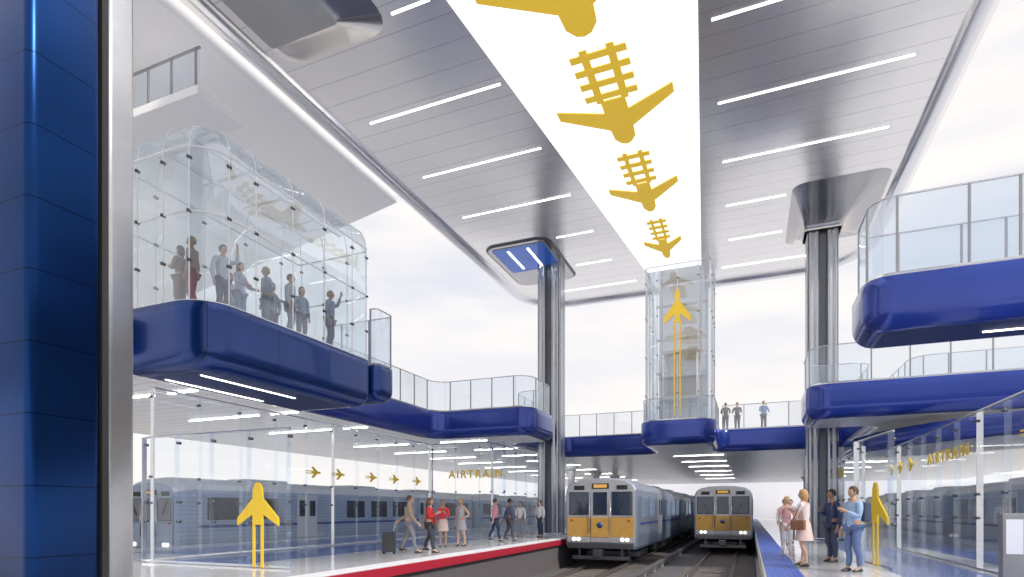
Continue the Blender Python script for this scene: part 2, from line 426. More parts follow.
person((1.2,24.0,0),180,'person in white shirt waiting near the platform edge',1.7,SK3,wh,lb,(.1,.06,.04),arms=('down','down'),group=GR)
person((1.5,25.5,0),170,'person in grey jacket waiting near the platform edge',1.7,SK1,(.35,.36,.42),navy,(.1,.06,.04),arms=('down','phone'),group=GR)
person((1.9,16.4,0),120,'man in navy suit standing',1.8,SK2,navy,(.04,.05,.09),(.02,.02,.02),arms=('down','phone'),group=GR)
person((2.02,14.0,0),120,'man in light blue shirt and blue trousers standing',1.78,SK3,lb,(.12,.18,.35),(.08,.05,.03),stride=.06,arms=('phone','down'),group=GR,bag='backpack')
GB='people crossing the bridge'
for (x,y,d,t,hc) in ((-1.35,37.2,180,(.1,.07,.06),SK2),(-.7,37.3,170,(.06,.07,.1),SK3),(.75,37.4,200,(.12,.25,.5),SK1)):
    person((x,y,6.0),d,'person in dark clothes standing behind the bridge balustrade',1.74,hc,t,(.06,.06,.1),arms=('rail','rail'),group=GB)
GV='visitors in the glass viewing pod'
pod=[(-12.75,9.95,100,(.25,.16,.12),(.2,.14,.12),1),(-12.3,9.9,120,(.3,.2,.15),(.35,.06,.08),0),(-12.0,10.5,-100,(.5,.52,.6),navy,0),(-12.2,11.2,-80,(.45,.5,.6),(.2,.25,.4),1),
(-12.0,11.9,150,(.2,.24,.34),(.1,.13,.2),0),(-11.75,12.5,-60,(.42,.45,.5),(.15,.17,.25),0),(-11.9,13.1,-110,(.2,.3,.45),(.1,.1,.16),1),(-11.55,13.9,-70,(.15,.2,.33),(.08,.1,.16),0),(-13.0,11.6,-90,(.6,.6,.66),(.3,.32,.4),1),(-12.7,12.8,-90,(.3,.33,.4),(.14,.15,.2),0)]
am=[('phone','down'),('down','down'),('up','down'),('rail','rail'),('hip','down')]
for i,(x,y,d,t,b_,f) in enumerate(pod):
    person((x,y,5.98),d,'visitor in muted clothes standing at the pod glass',1.70 if f else 1.82,[SK1,SK2,SK3][i%3],t,b_,[(.1,.06,.04),(.3,.2,.1),(.04,.03,.03)][i%3],bool(f),bool(f),arms=am[i%5],group=GV)
# suitcase
rt=root('suitcase',(-9.95,14.6,0),'dark wheeled suitcase pulled by the walking man','suitcase')
for o in (box('shell',-.13,.13,-.2,.2,.06,.62,pcol((.05,.05,.06),.4),.04,3),):
    o.parent=rt
for s in(-1,1):
    o=cyl('wheel',(s*.1-.02,-.15,.04),(s*.1+.02,-.15,.04),.04,M['black'],12); o.parent=rt
    o=cyl('wheel',(s*.1-.02,.15,.04),(s*.1+.02,.15,.04),.04,M['black'],12); o.parent=rt
o=tube('pull_handle',[(-.08,.1,.6),(-.06,.2,.95),(.06,.2,.95),(.08,.1,.6)],.012,M['steel']);o.parent=rt
rt.rotation_euler[2]=math.radians(-55)
# ------------------------------------------------------------------ icon shapes
def icon(name,base,fwd,side,span,plen,lad,gauge,mat,rungs=5,lw=.12,slim=.62):
    """flat railway-track-and-aeroplane emblem; base = start of track, fwd direction to the nose"""
    B=Vector(base);F=Vector(fwd).normalized();Sd=Vector(side).normalized(); N=F.cross(Sd).normalized()
    vs=[];fs=[]
    def poly(pts,th=.012):
        i=len(vs)
        for s in(1,-1):
            for x,y in pts: vs.append(B+Sd*x+F*y+N*s*th)
        n=len(pts)
        fs.append(tuple(i+k for k in range(n))); fs.append(tuple(i+n+k for k in range(n))[::-1])
        for k in range(n): fs.append((i+k,i+(k+1)%n,i+n+(k+1)%n,i+n+k))
    g=gauge/2; w=lw/2
    for s in(-1,1): poly([(s*g-w,0),(s*g+w,0),(s*g+w,lad),(s*g-w,lad)])
    for k in range(rungs):
        y=lad*(k+.5)/rungs; hh=lad/rungs*.22
        poly([(-gauge*1.05,y-hh),(gauge*1.05,y-hh),(gauge*1.05,y+hh),(-gauge*1.05,y+hh)],.016)
    b=gauge*slim; h=span/2; y0=lad*.97
    poly([(-b,y0),(b,y0),(b,y0+plen*.25),(h,y0-plen*.02),(h,y0+plen*.16),(b,y0+plen*.62),(b*.9,y0+plen*.85),(b*.45,y0+plen*.97),(0,y0+plen),(-b*.45,y0+plen*.97),(-b*.9,y0+plen*.85),(-b,y0+plen*.62),(-h,y0+plen*.16),(-h,y0-plen*.02),(-b,y0+plen*.25)],.02)
    return mk(name,vs,fs,mat)
# ------------------------------------------------------------------ canopy
CZ=14.4
R2=[.5,.5,3.4,3.4]
CC=[(-13.6,4),(6.0,4),(6.0,35.9),(-13.6,35.9)]
c=slab('ceiling',CC,R2,[(CZ,.4),(CZ+.01,.3),(CZ+.9,.3),(CZ+1.1,.9)],[M['edge'],M['ceil'],M['white']],12)
c['kind']='structure'
oc,orr=inset(CC,R2,.40)
ring=fillet(oc,orr,14)
ring=[Vector((p.x,p.y,CZ+.22)) for p in ring]; ring.append(ring[0].copy())
rt=root('canopy_edge_tube',(-4,20,CZ),'large polished silver tube trimming the canopy edge','canopy trim')
att(tube('edge_tube',ring,.42,M['edge'],28),rt)
rt=root('luminous_ceiling_panel',(-4,20,CZ-.02),'long tapering backlit white ceiling panel with yellow emblems','ceiling light')
z=CZ-.03
zz=[( -8.1,4.2),(-.45,4.2),(-2.4,32.4),(-5.25,32.4)]
vs=[(x,y,z) for x,y in zz]+[(x,y,CZ-.001) for x,y in zz]
att(mk('diffuser',vs,[(0,1,2,3)[::-1],(0,1,5,4),(1,2,6,5),(2,3,7,6),(3,0,4,7)],M['glow']),rt)
def emblem(y0,L,span,gauge,cx):
    o=icon('emblem',(cx,y0,z-.03),(0,1,0),(1,0,0),span,L*.52,L*.5,gauge,M['yglow'],4,gauge*.3,.5); att(o,rt)
emblem(10.8,4.7,4.6,.95,-4.2); emblem(16.0,4.6,3.7,.78,-4.03); emblem(21.2,4.5,2.7,.56,-3.98); emblem(26.5,4.3,1.75,.40,-3.92)
# linear lights
def linlight(p0,p1,w,grp,lab,mat=None,drop=.03):
    x0,y0=p0[:2];x1,y1=p1[:2];zc=p0[2]
    r=root('linear_light',((x0+x1)/2,(y0+y1)/2,zc),lab,'ceiling light',grp)
    if abs(x1-x0)>abs(y1-y0):
        att(box('lamp_lens',x0,x1,y0-w/2,y0+w/2,zc-drop,zc-.002,mat or M['lamp'],.005),r)
        att(box('lamp_housing',x0-.05,x1+.05,y0-w/2-.03,y0+w/2+.03,zc-.012,zc-.001,M['steel'],.003),r)
    else:
        att(box('lamp_lens',x0-w/2,x0+w/2,y0,y1,zc-drop,zc-.002,mat or M['lamp'],.005),r)
        att(box('lamp_housing',x0-w/2-.03,x0+w/2+.03,y0-.05,y1+.05,zc-.012,zc-.001,M['steel'],.003),r)
for i,y in enumerate([9.5,12.95,16.35,19.8,23.2,26.6,30.0,33.3]):
    xa=-11.9; xb=-7.1+ (y-16)*.03
    if y in(26.6,30.0): xa=-8.6
    if y==12.95: xa,xb=-8.75,-7.6
    if y==9.5: xa,xb=-8.7,-7.9
    if y==33.3: xa,xb=-10.5,-6
    linlight((xa,y,CZ),(xb,y,CZ),.065,'recessed linear canopy lights','slim white linear light recessed in the metal canopy')
    xa,xb=-.95,4.4
    if y in(26.6,30.0): xb=1.4
    if y==33.3: xa,xb=-1.4,2.8
    linlight((xa,y,CZ),(xb,y,CZ),.065,'recessed linear canopy lights','slim white linear light recessed in the metal canopy')
# column capitals
def capital(x0,x1,y0,y1,lab):
    r=root('column_capital',((x0+x1)/2,(y0+y1)/2,CZ-.1),lab,'ceiling recess')
    att(slab('collar',[(x0,y0),(x1,y0),(x1,y1),(x0,y1)],[.7]*4,[(CZ-.08,.12),(CZ-.07,.08),(CZ-.04,.02),(CZ-.002,0)],[M['dsteel'],M['ms'],M['dsteel']],8),r)
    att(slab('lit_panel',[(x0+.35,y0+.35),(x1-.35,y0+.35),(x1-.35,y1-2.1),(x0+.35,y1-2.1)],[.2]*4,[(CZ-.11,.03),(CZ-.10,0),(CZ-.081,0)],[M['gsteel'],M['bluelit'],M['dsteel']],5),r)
    for lx in (x0+1.15,x0+2.2):
        att(box('lamp_lens',lx-.05,lx+.05,y0+.7,y1-2.5,CZ-.14,CZ-.11,M['lamp'],.005),r)
def funnel(x0,x1,y0,y1,cx0,cx1,cy0,cy1,depth,lab,pw=2.6,rr=.9,closed=False):
    r=root('column_capital',((x0+x1)/2,(y0+y1)/2,CZ-depth),lab,'column capital')
    vs=[];fs=[];n=0;K=12
    for k in range(K+1):
        t=k/K; s=t**pw
        a=[(cx0+(x0-cx0)*s,cy0+(y0-cy0)*s),(cx1+(x1-cx1)*s,cy0+(y0-cy0)*s),(cx1+(x1-cx1)*s,cy1+(y1-cy1)*s),(cx0+(x0-cx0)*s,cy1+(y1-cy1)*s)]
        ring=fillet(a,.12+(rr-.12)*s,8); n=len(ring)
        zc=CZ-.002-depth*(1-t**1.0)
        vs+=[(p.x,p.y,zc) for p in ring]
    for i in range(K):
        for k in range(n): fs.append((i*n+k,i*n+(k+1)%n,(i+1)*n+(k+1)%n,(i+1)*n+k))
    o=mk('flared_collar',vs,fs,M['ms'],smooth=True); att(o,r)
    if closed: att(mk('collar_plate',vs[:n],[tuple(range(n))[::-1]],M['ms']),r)
capital(-12.4,-8.9,26.2,31.6,'rounded dark-edged mirror recess with a lit blue panel')
funnel(1.6,5.1,25.9,31.8,2.25,3.71,28.7,30.1,.75,'mirror-like steel collar flaring from the column into the canopy',2.2,.55)
funnel(-12.6,-9.0,7.6,13.4,-11.9,-9.7,8.6,12.0,.7,'faceted mirror-like steel collar hanging from the canopy',1.1,.7,True)
# columns
def column(x,y,lab,ztop):
    r=root('column',(x,y,0.01),lab,'column','tall ribbed steel columns')
    att(box('core',x-.5,x+.5,y-.42,y+.42,.05,ztop,M['dsteel'],.05),r)
    for dx in(-1,1):
        xc=x+dx*.37
        vs=[];fs=[];N=0
        ring=[]
        for k in range(60):
            a=2*math.pi*k/60; ca,sa=math.cos(a),math.sin(a)
            ex=math.copysign(abs(ca)**.45,ca)*.27; ey=math.copysign(abs(sa)**.45,sa)*.60
            w=1-.08*(k%5==0)
            ring.append((xc+ex*w,y+ey*w))
        N=60
        zs=[0.05,.1,ztop]
        for z_ in zs:
            for px,py in ring: vs.append((px,py,z_))
        for i in range(len(zs)-1):
            for k in range(N): fs.append((i*N+k,i*N+(k+1)%N,(i+1)*N+(k+1)%N,(i+1)*N+k))
        fs.append(tuple(range(N))[::-1])
        att(mk('ribbed_shaft',vs,fs,M['col']),r)
    att(slab('base_plate',[(x-.8,y-.75),(x+.8,y-.75),(x+.8,y+.75),(x-.8,y+.75)],[.2]*4,[(0.01,0),(.06,0),(.1,.04)],[M['steel']]*3),r)
column(-9.85,29.6,'tall ribbed dark steel column on the platform',CZ-.09)
column(2.98,29.4,'tall ribbed dark steel column beside the tracks',CZ-.6)
# neighbouring roof
o=slab('terminal_roof',[(-45,2),(-14.9,2),(-14.9,22.6),(-45,30)],[.3]*4,[(15.3,.2),(15.4,.0),(16.0,0),(16.1,.1)],[M['roofwhite']]*3)
tag(o,'flat pale soffit of the adjoining terminal roof','roof')
# ------------------------------------------------------------------ decks
def prof(z0,z1,r):
    p=[]
    for k in range(8):
        a=math.pi/2*k/7; p.append((z0+r*(1-math.cos(a)),r*(1-math.sin(a))))
    p+=[(z1-.25,0),(z1-.03,0),(z1,.03)]
    return p
D=[(-26,8),(-14,8),(-14,24.5),(-9.1,24.5),(-9.1,28.2),(-11.3,28.2),(-11.3,36.2),(-5.5,36.2),(-5.5,31.2),(-1.6,31.2),(-1.6,36.2),(4.6,36.2),(4.6,28),(2.0,28),(2.0,24.4),(22,24.4),(22,80),(-26,80)]
DR=[.1,.3,.8,.8,.8,.6,.8,.6,.9,.9,.6,.8,.6,.8,.8,.1,.1,.1]
o=slab('mezzanine_deck',D,DR,prof(4.75,6.0,.42),[M['blue'],M['soffit'],M['deckfloor']],8)
tag(o,'cobalt-blue edged mezzanine walkway with pale slatted soffit','walkway')
PD=[(-13.98,9.1),(-11.0,9.1),(-11.0,15.25),(-13.98,15.25)]
o=slab('viewing_pod_deck',PD,[.25,.9,.3,.1],prof(4.5,5.98,.5),[M['podblue'],M['navy'],M['deckfloor']],10)
tag(o,'navy rounded base of the cantilevered glass viewing pod','balcony')
for x in(-13.2,-12.0):
    linlight((x,9.9,4.5),(x,12.95,4.5),.05,'pod underside lights','slim white light under the navy pod')
o=slab('balcony_deck',[(-13.95,15.3),(-10.85,15.3),(-10.85,16.4),(-13.95,16.4)],[.1,.3,.4,.1],prof(4.8,5.9,.4),[M['podblue'],M['navy'],M['deckfloor']],8)
tag(o,'small navy-blue rounded balcony beside the viewing pod','balcony')
o=slab('side_balcony_deck',[(2.15,13.5),(20,13.5),(20,15.6),(2.15,15.6)],[.5,.1,.1,.5],prof(4.95,5.97,.4),[M['blue'],M['navy'],M['deckfloor']],10)
tag(o,'large cobalt-blue rounded balcony over the platform','balcony')
linlight((4.4,14.6,4.95),(9,14.6,4.95),.06,'balcony underside lights','slim white light under the blue balcony')
# lower walkway sweeping back toward the column in a curve
cw=[]
for k in range(9):
    t=k/8; a=math.pi/2*t
    cw.append((3.9+8.6*(1-math.cos(a)),30.2-9.4*math.sin(a)))
LW=cw+[(22,20.8),(22,24.2),(12,26),(7.5,30.2)]
o=slab('lower_walkway',LW,[.3]+[2.0]*8+[.1,.1,.6,.3],prof(3.66,4.36,.28),[M['blue'],M['soffit'],M['deckfloor']],4)
tag(o,'lower curved blue-edged walkway under the mezzanine','walkway')
# soffit lights of mezzanine
for y in (12,16,20,26,30,34,38.3,43,48,54,60,67):
    for x0,x1 in ((-20,-16.5),(-14.6 if y>25 else -15.9,-12 if y>25 else -14.7),(6,9),(-4.5,-1.5)):
        if x0==-4.5 and y<38: continue
        if x0==6 and y<33: continue
        linlight((x0,y,4.75),(x1,y,4.75),.08,'mezzanine soffit lights','slim white light set in the slatted soffit',M['lamp2'])
# ------------------------------------------------------------------ balustrades & glass
def chunk(path,maxl):
    """split polyline into chunks <= maxl"""
    out=[];cur=[path[0]];acc=0
    pts=[path[0]]
    for i in range(1,len(path)):
        a,b=path[i-1],path[i]; L=(b-a).length; n=max(1,math.ceil(L/.4))
        for k in range(1,n+1): pts.append(a.lerp(b,k/n))
    total=sum((pts[i]-pts[i-1]).length for i in range(1,len(pts)))
    cnt=max(1,round(total/maxl)); tl=total/cnt
    for i in range(1,len(pts)):
        cur.append(pts[i]); acc+=(pts[i]-pts[i-1]).length
        if acc>=tl-1e-4 or i==len(pts)-1:
            if len(cur)>1: out.append(cur)
            cur=[pts[i]];acc-=tl
    return out
def balustrade(pts,r,z,h,lab,maxl=1.15,grp='glass balustrades'):
    path=fillet(pts,r,6,closed=False)
    p0=path[0]
    rt=root('glass_balustrade',(p0.x,p0.y,z),lab,'balustrade',grp)
    ch=chunk(path,maxl)
    for c in ch:
        n=len(c); vs=[(p.x,p.y,z+.02) for p in c]+[(p.x,p.y,z+h-.03) for p in c]
        att(mk('glass_panel',vs,[(i,i+1,n+i+1,n+i) for i in range(n-1)],M['gbal'],smooth=True),rt)
    for i in range(len(ch)+1):
        p=ch[i][0] if i<len(ch) else ch[-1][-1]
        att(box('post',p.x-.022,p.x+.022,p.y-.022,p.y+.022,z+.005,z+h,M['gsteel'],.004),rt)
    full=[Vector((p.x,p.y,z+h)) for p in path]
    cl=[full[0]]
    for p in full[1:]:
        if (p-cl[-1]).length>.02: cl.append(p)
    att(tube('handrail',cl,.022,M['steel'],8),rt)
    att(tube('base_channel',[Vector((p.x,p.y,z+.045)) for p in cl],.04,M['steel'],6),rt)
bl='frameless glass balustrade with slim steel posts on the walkway edge'
balustrade([(-14.1,17.0),(-14.1,24.62),(-9.22,24.62),(-9.22,28.05),(-11.4,28.05),(-11.4,36.3)],.8,6,1.45,bl)
balustrade([(-11.3,36.35),(-5.7,36.35)],.5,6,1.45,bl)
balustrade([(-5.4,36.2),(-5.4,31.3),(-1.7,31.3),(-1.7,36.2)],.85,6,1.2,bl)
balustrade([(-1.5,36.35),(4.4,36.35)],.5,6,1.45,bl)
balustrade([(4.7,36.1),(4.7,27.9),(2.1,27.9),(2.1,24.5),(18,24.5)],.8,6,1.45,bl)
balustrade([(18,13.62),(2.27,13.62),(2.27,15.48),(18,15.48)],.45,5.97,1.6,'tall glass balustrade with steel posts on the blue balcony',1.0)
balustrade([(-11.2,15.4),(-10.95,15.4),(-10.95,16.3),(-13.8,16.3)],.2,5.9,1.8,'curved glass balustrade around the small blue balcony',1.0)
bp_=[(3.9+.12+8.6*(1-math.cos(math.pi/2*t)),30.2-9.28*math.sin(math.pi/2*t)) for t in (.75,.8,.85,.9,.95,1.0)]
balustrade(bp_+[(18,20.92)],.3,4.36,1.2,'curved glass balustrade on the lower walkway',1.1)
balustrade([(18,27.5),(6.0,27.5),(6.0,35.5)],.8,6,1.45,bl)
def enclosure(name,cor,rad,levels,maxl,mat,lab,cat,framemat,fr=.022,rings=(0,),roof=True,fit=(),roofmat=None):
    cx=sum(p[0] for p in cor)/4;cy=sum(p[1] for p in cor)/4
    rt=root(name,(cx,cy,levels[0][0]),lab,cat)
    rr=[]
    for z,d in levels:
        oc,orr=inset(cor,rad,d); ring=fillet(oc,orr,8)
        dn=[]
        N=len(ring)
        for i in range(N):
            a,b=ring[i],ring[(i+1)%N]
            L0=8 if (i%9)==8 else 1
            for k in range(L0): dn.append(a.lerp(b,k/L0))
        rr.append([Vector((p.x,p.y,z)) for p in dn])
    N=len(rr[0])
    cuts=[0];acc=0
    for i in range(1,N+1):
        acc+=(rr[0][i%N]-rr[0][i-1]).length
        if acc>maxl*.9 or i==N: cuts.append(i);acc=0
    for a,b in zip(cuts[:-1],cuts[1:]):
        n=b-a+1; vs=[];fs=[]
        for L in rr: vs+=[L[(a+i)%N] for i in range(n)]
        for l in range(len(rr)-1):
            for i in range(n-1): fs.append((l*n+i,l*n+i+1,(l+1)*n+i+1,(l+1)*n+i))
        att(mk('glass_panel',vs,fs,mat,smooth=True),rt)
        att(tube('mullion',[L[a%N] for L in rr],fr,framemat,6),rt)
        for z in fit:
            p=rr[0][a%N]; att(cyl('glass_fitting',(p.x,p.y-.05,z),(p.x,p.y+.05,z),.038,M['dsteel'],10),rt)
    if roof:
        att(mk('roof_glass',rr[-1],[tuple(range(N))],roofmat or mat),rt)
    for l in rings:
        att(tube('frame_ring',rr[l]+[rr[l][0],rr[l][1]],fr*1.5,framemat,6),rt)
    return rt
P=[(-13.9,9.2),(-11.08,9.2),(-11.08,15.2),(-13.9,15.2)]
rt=enclosure('glass_viewing_pod',P,[.25,.85,.25,.1],[(6.0,0),(8.0,0),(9.45,0),(9.75,.04),(9.98,.16),(10.12,.36),(10.16,.6)],.8,M['gpod'],'rounded frameless glass enclosure on the navy balcony','glass pod',M['white'],.015,(0,1,2,6),True,(6.9,8.0,9.2),M['groof'])
for y in(9.9,11.2,12.5,13.8):
    att(box('roof_beam',-13.5,-11.5,y-.05,y+.05,9.95,10.08,M['white'],.01),rt)
for x in(-13.0,-11.9):
    att(box('roof_beam',x-.04,x+.04,9.6,14.8,9.86,9.95,M['white'],.01),rt)
# lift tower
T=[(-5.25,31.75),(-1.85,31.75),(-1.85,35.2),(-5.25,35.2)]
rt=enclosure('glass_lift_tower',T,[.3]*4,[(6.0,0),(9.0,0),(12,0),(CZ-.03,0)],.85,M['glass2'],'tall glass lift tower with rounded corners and a yellow emblem','lift tower',M['white'],.025,(0,3),False,(7.5,9.6,11.7,13.6))
att(icon('emblem',(-3.55,31.68,6.3),(0,0,1),(1,0,0),1.35,1.75,5.1,.30,M['yglow'],0,.07,.42),rt)
for x in(-4.6,-2.5):
    att(box('guide_rail',x-.06,x+.06,33.4,33.6,6,CZ-.1,M['gsteel'],.01),rt)
for zf in(7,8.9,10.8,12.7):
    att(box('cross_frame',-4.9,-2.2,33.42,33.56,zf,zf+.12,M['gsteel'],.01),rt)
att(box('service_spine',-4.9,-2.2,34.6,34.9,6,CZ-.1,M['white'],.02),rt)
r2=root('lift_car',(-3.55,33.7,7.4),'glazed lift car with grey frame inside the tower','lift')
att(box('car_floor',-4.5,-2.6,32.9,34.5,7.4,7.55,M['conc'],.02),r2); att(box('car_roof',-4.5,-2.6,32.9,34.5,9.9,10.1,M['conc'],.02),r2)
for x in(-4.45,-2.65):
    for y in(32.95,34.4): att(box('corner_post',x-.04,x+.04,y-.04,y+.04,7.55,9.9,M['steel'],.005),r2)
att(box('car_wall',-4.4,-2.7,34.4,34.46,7.55,9.9,M['conc'],.005),r2)
# platform glass screens
def screen(p0,p1,z0,h,lab,maxl=1.5,fit=True,grp='platform glass screens'):
    a=Vector(p0);b=Vector(p1);L=(b-a).length;n=max(1,round(L/maxl)); d=(b-a)/n
    rt=root('glass_screen',(a.x,a.y,z0),lab,'glass wall',grp)
    nn=Vector((-d.y,d.x)).normalized()
    for i in range(n):
        p=a+d*i+d*.01;q=a+d*(i+1)-d*.01
        att(mk('glass_panel',[(p.x,p.y,z0+.02),(q.x,q.y,z0+.02),(q.x,q.y,z0+h),(p.x,p.y,z0+h)],[(0,1,2,3)],M['glass']),rt)
    for i in range(n+1):
        p=a+d*i
        q=p-nn*.10
        att(box('glass_fin',min(p.x,q.x)-.01,max(p.x,q.x)+.01,min(p.y,q.y)-.01,max(p.y,q.y)+.01,z0+.01,z0+h,M['steel'] if i%5==0 else M['glass'],0),rt)
        if fit:
            for zf in(.35,.5,.96):
                att(cyl('glass_fitting',(p.x-nn.x*.05,p.y-nn.y*.05,z0+h*zf-.06),(p.x+nn.x*.05,p.y+nn.y*.05,z0+h*zf-.06),.035,M['dsteel'],8),rt)
    att(tube('top_rail',[(a.x,a.y,z0+h),(b.x,b.y,z0+h)],.025,M['steel'],6),rt)
    att(tube('floor_channel',[(a.x,a.y,z0+.045),(b.x,b.y,z0+.045)],.03,M['steel'],6),rt)
    return rt
sl='clear glass wall with steel fittings along the platform'
s1=screen((-14,10.1),(-14,23.8),0,4.4,sl,1.35)
s2=screen((-13.9,24),(-10.2,24),0,4.4,'clear glass wall carrying yellow lettering',1.2)
s3=screen((-11.0,24.3),(-11.0,36),0,4.4,sl)
s4=screen((-13.9,9.9),(-9.3,9.9),0,3.1,'clear glass screen with tall yellow emblem',1.2)
s5=screen((4.5,8),(4.5,24),0,3.4,'clear glass wall with yellow lettering beside the platform',1.5)
s6=screen((2.5,16.6),(2.85,14.6),0,3.0,'angled clear glass screen with tall yellow emblem',2.3)
s7=screen((3.75,24.2),(3.75,36),0,3.6,sl)
att(icon('emblem',(-10.15,9.82,.02),(0,0,1),(1,0,0),1.2,.95,.98,.24,M['yellow'],0,.07),s4)
dd=(Vector((2.85,14.6))-Vector((2.5,16.6))).normalized()
att(icon('emblem',(2.66,15.45,.02),(0,0,1),(dd.x,dd.y,0),1.4,.95,1.0,.24,M['yellow'],0,.07),s6)
def text(body,size,mat,mw,rt,name='lettering',off=.006):
    cu=bpy.data.curves.new('t','FONT'); cu.body=body; cu.size=size; cu.extrude=.01; cu.align_x='CENTER'; cu.space_character=1.3; cu.offset=off
    o=bpy.data.objects.new('t',cu); link(o)
    dg=bpy.context.evaluated_depsgraph_get(); me=bpy.data.meshes.new_from_object(o.evaluated_get(dg)); bpy.data.objects.remove(o)
    me.materials.clear(); me.materials.append(mat)
    me.transform(mw)
    q=link(bpy.data.objects.new(name,me)); att(q,rt); return q
RX=Matrix.Rotation(math.pi/2,4,'X')
text('AIRTRAIN',.50,M['yellow'],Matrix.Translation((-11.6,23.86,2.78))@RX,s2,off=.010)
SX=Matrix.Diagonal((1.45,1,1,1))
text('AIRTRAIN',.40,M['yellow'],Matrix.Translation((4.40,17.0,2.5))@Matrix.Rotation(-math.pi/2,4,'Z')@RX@SX,s5,off=.002)
text('AIRTRAIN',.62,M['yellow'],Matrix.Translation((3.65,30.5,2.7))@Matrix.Rotation(-math.pi/2,4,'Z')@RX@SX,s7)
for y in(15.9,17.2,19.2,20.8,22.6):
    att(icon('emblem',(-13.93,y-.35,2.6),(0,1,0),(0,0,1),.38,.42,.3,.07,M['yellow'],0,.03),s1)
for y in(11.6,12.9,20.9,22.2,23.4): att(icon('emblem',(4.43,y,2.66),(0,-1,0),(0,0,1),.38,.38,.3,.07,M['yellow'],0,.03),s5)
r=root('bollard_sign',(3.9,11.6,0),'short grey metal post with a pale notice panel','post')
att(box('post_body',3.72,4.02,11.5,11.7,0.04,1.25,M['gsteel'],.03),r); att(box('notice_panel',3.76,3.98,11.485,11.5,.6,1.15,M['white'],.004),r); att(box('post_foot',3.66,4.08,11.42,11.78,0.0,.04,M['steel'],.01),r)
# ------------------------------------------------------------------ navy pylon
r=root('pylon',(-9.6,5.0,0.01),'tall navy-blue panelled pylon with a steel edge post','pylon')
att(slab('panel_cladding',[(-11.2,4.5),(-8.5,4.5),(-8.5,5.42),(-11.2,5.42)],[.12]*4,[(0.01,0),(13.9,0)],[M['pylon']]*3,5),r)
att(box('shadow_gap',-9.2,-8.52,5.42,5.5,0.01,13.9,M['black'],0),r)
att(slab('edge_post',[(-9.2,5.5),(-8.5,5.5),(-8.5,5.88),(-9.2,5.88)],[.06]*4,[(0.01,0),(13.9,0)],[M['post']]*3,5),r)
# upper gangway top-left
r=root('upper_gangway',(-17,13,13),'white upper gangway with glazed balustrade below the roof','walkway')
att(box('gangway_beam',-26,-14.2,11.6,13.2,12.9,13.15,M['white'],.03),r)
for i in range(13):
    x=-26+i*.97; att(box('post',x-.03,x+.03,11.65,11.7,13.15,14.2,M['gsteel'],.005),r)
att(box('handrail',-26,-14.2,11.64,11.71,14.2,14.25,M['gsteel'],.01),r)
att(mk('glass_panel',[(-26,11.66,13.15),(-14.2,11.66,13.15),(-14.2,11.66,14.2),(-26,11.66,14.2)],[(0,1,2,3)],M['gbal']),r)
# ------------------------------------------------------------------ ground / platforms / tracks
g=mk('floor',[(-300,-60,-1.36),(300,-60,-1.36),(300,400,-1.36),(-300,400,-1.36)],[(0,1,2,3)],M['ground']); g['kind']='structure'
def bed(x0,x1,lab):
    o=box('track_ballast',x0,x1,-5,91,-1.359,-1.30,M['ballast'],0); tag(o,lab,'ballast',kind='stuff')
bed(-7.75,.25,'dark crushed stone ballast between the platforms'); bed(-23.8,-19.4,'dark crushed stone ballast under the outer train'); bed(9.25,13,'dark crushed stone ballast under the outer train')
def platform(x0,x1,lab):
    r=root('platform',((x0+x1)/2,35,-1.35),lab,'platform')
    att(box('platform_body',x0+.12,x1-.12,1,90,-1.35,-.06,M['dconc'],0),r)
    att(box('paving',x0,x1,1,90,-.12,0,M['tile'],.02),r)
    return r
pl=platform(-19.3,-7.8,'long tiled island platform with a red edge')
att(box('edge_band',-7.83,-7.78,1,90,-.26,-.03,M['red'],.01),pl)
att(box('edge_coping',-8.3,-7.79,1,90,-.02,.006,M['white'],.003),pl)
att(box('blue_inlay',-13.9,-11.2,10.4,23.8,-.02,.004,M['bluefloor'],.002),pl)
att(box('blue_inlay',-17.4,-15.2,12,30,-.02,.004,M['bluefloor'],.002),pl)
pr=platform(.3,9.2,'long tiled platform with a blue edge strip')
att(box('edge_strip',.32,.98,1,90,-.02,.006,M['tactile'],.002),pr)
att(box('blue_inlay',2.75,4.4,3,60,-.02,.004,M['bluefloor'],.002),pr)
att(box('blue_inlay',5.4,7.6,8,40,-.02,.004,M['bluefloor'],.002),pr)
att(box('edge_band',.27,.32,1,90,-.42,-.03,M['white'],.01),pr)
# rails
def railprof(x,y0,y1):
    pr=[(-.07,0),(.07,0),(.07,.02),(.012,.035),(.012,.12),(.035,.13),(.035,.158),(-.035,.158),(-.035,.13),(-.012,.12),(-.012,.035),(-.07,.02)]
    vs=[(x+a,y0,-1.28+b) for a,b in pr]+[(x+a,y1,-1.28+b) for a,b in pr]; n=len(pr)
    return mk('rail',vs,[(k,(k+1)%n,n+(k+1)%n,n+k) for k in range(n)]+[tuple(range(n))[::-1],tuple(range(n,2*n))],M['rail'])
TR=[-5.97,-1.42,-20.95,10.95]
for x in TR:
    for s in(-.72,.72):
        tag(railprof(x+s,-4,90),'polished steel running rail on the sleepers','rail','running rails')
base=box('sleeper',-1.3,1.3,-.12,.12,-1.299,-1.281,M['sleeper'],.006); base.location=(TR[0],3,0); tag(base,'weathered timber sleeper in dark ballast','sleeper','track sleepers')
for ti,x in enumerate(TR[:2]):
    for i in range(75):
        if ti==0 and i==0: continue
        o=base.copy(); COL.objects.link(o); o.location=(x,3+i*.62,0)
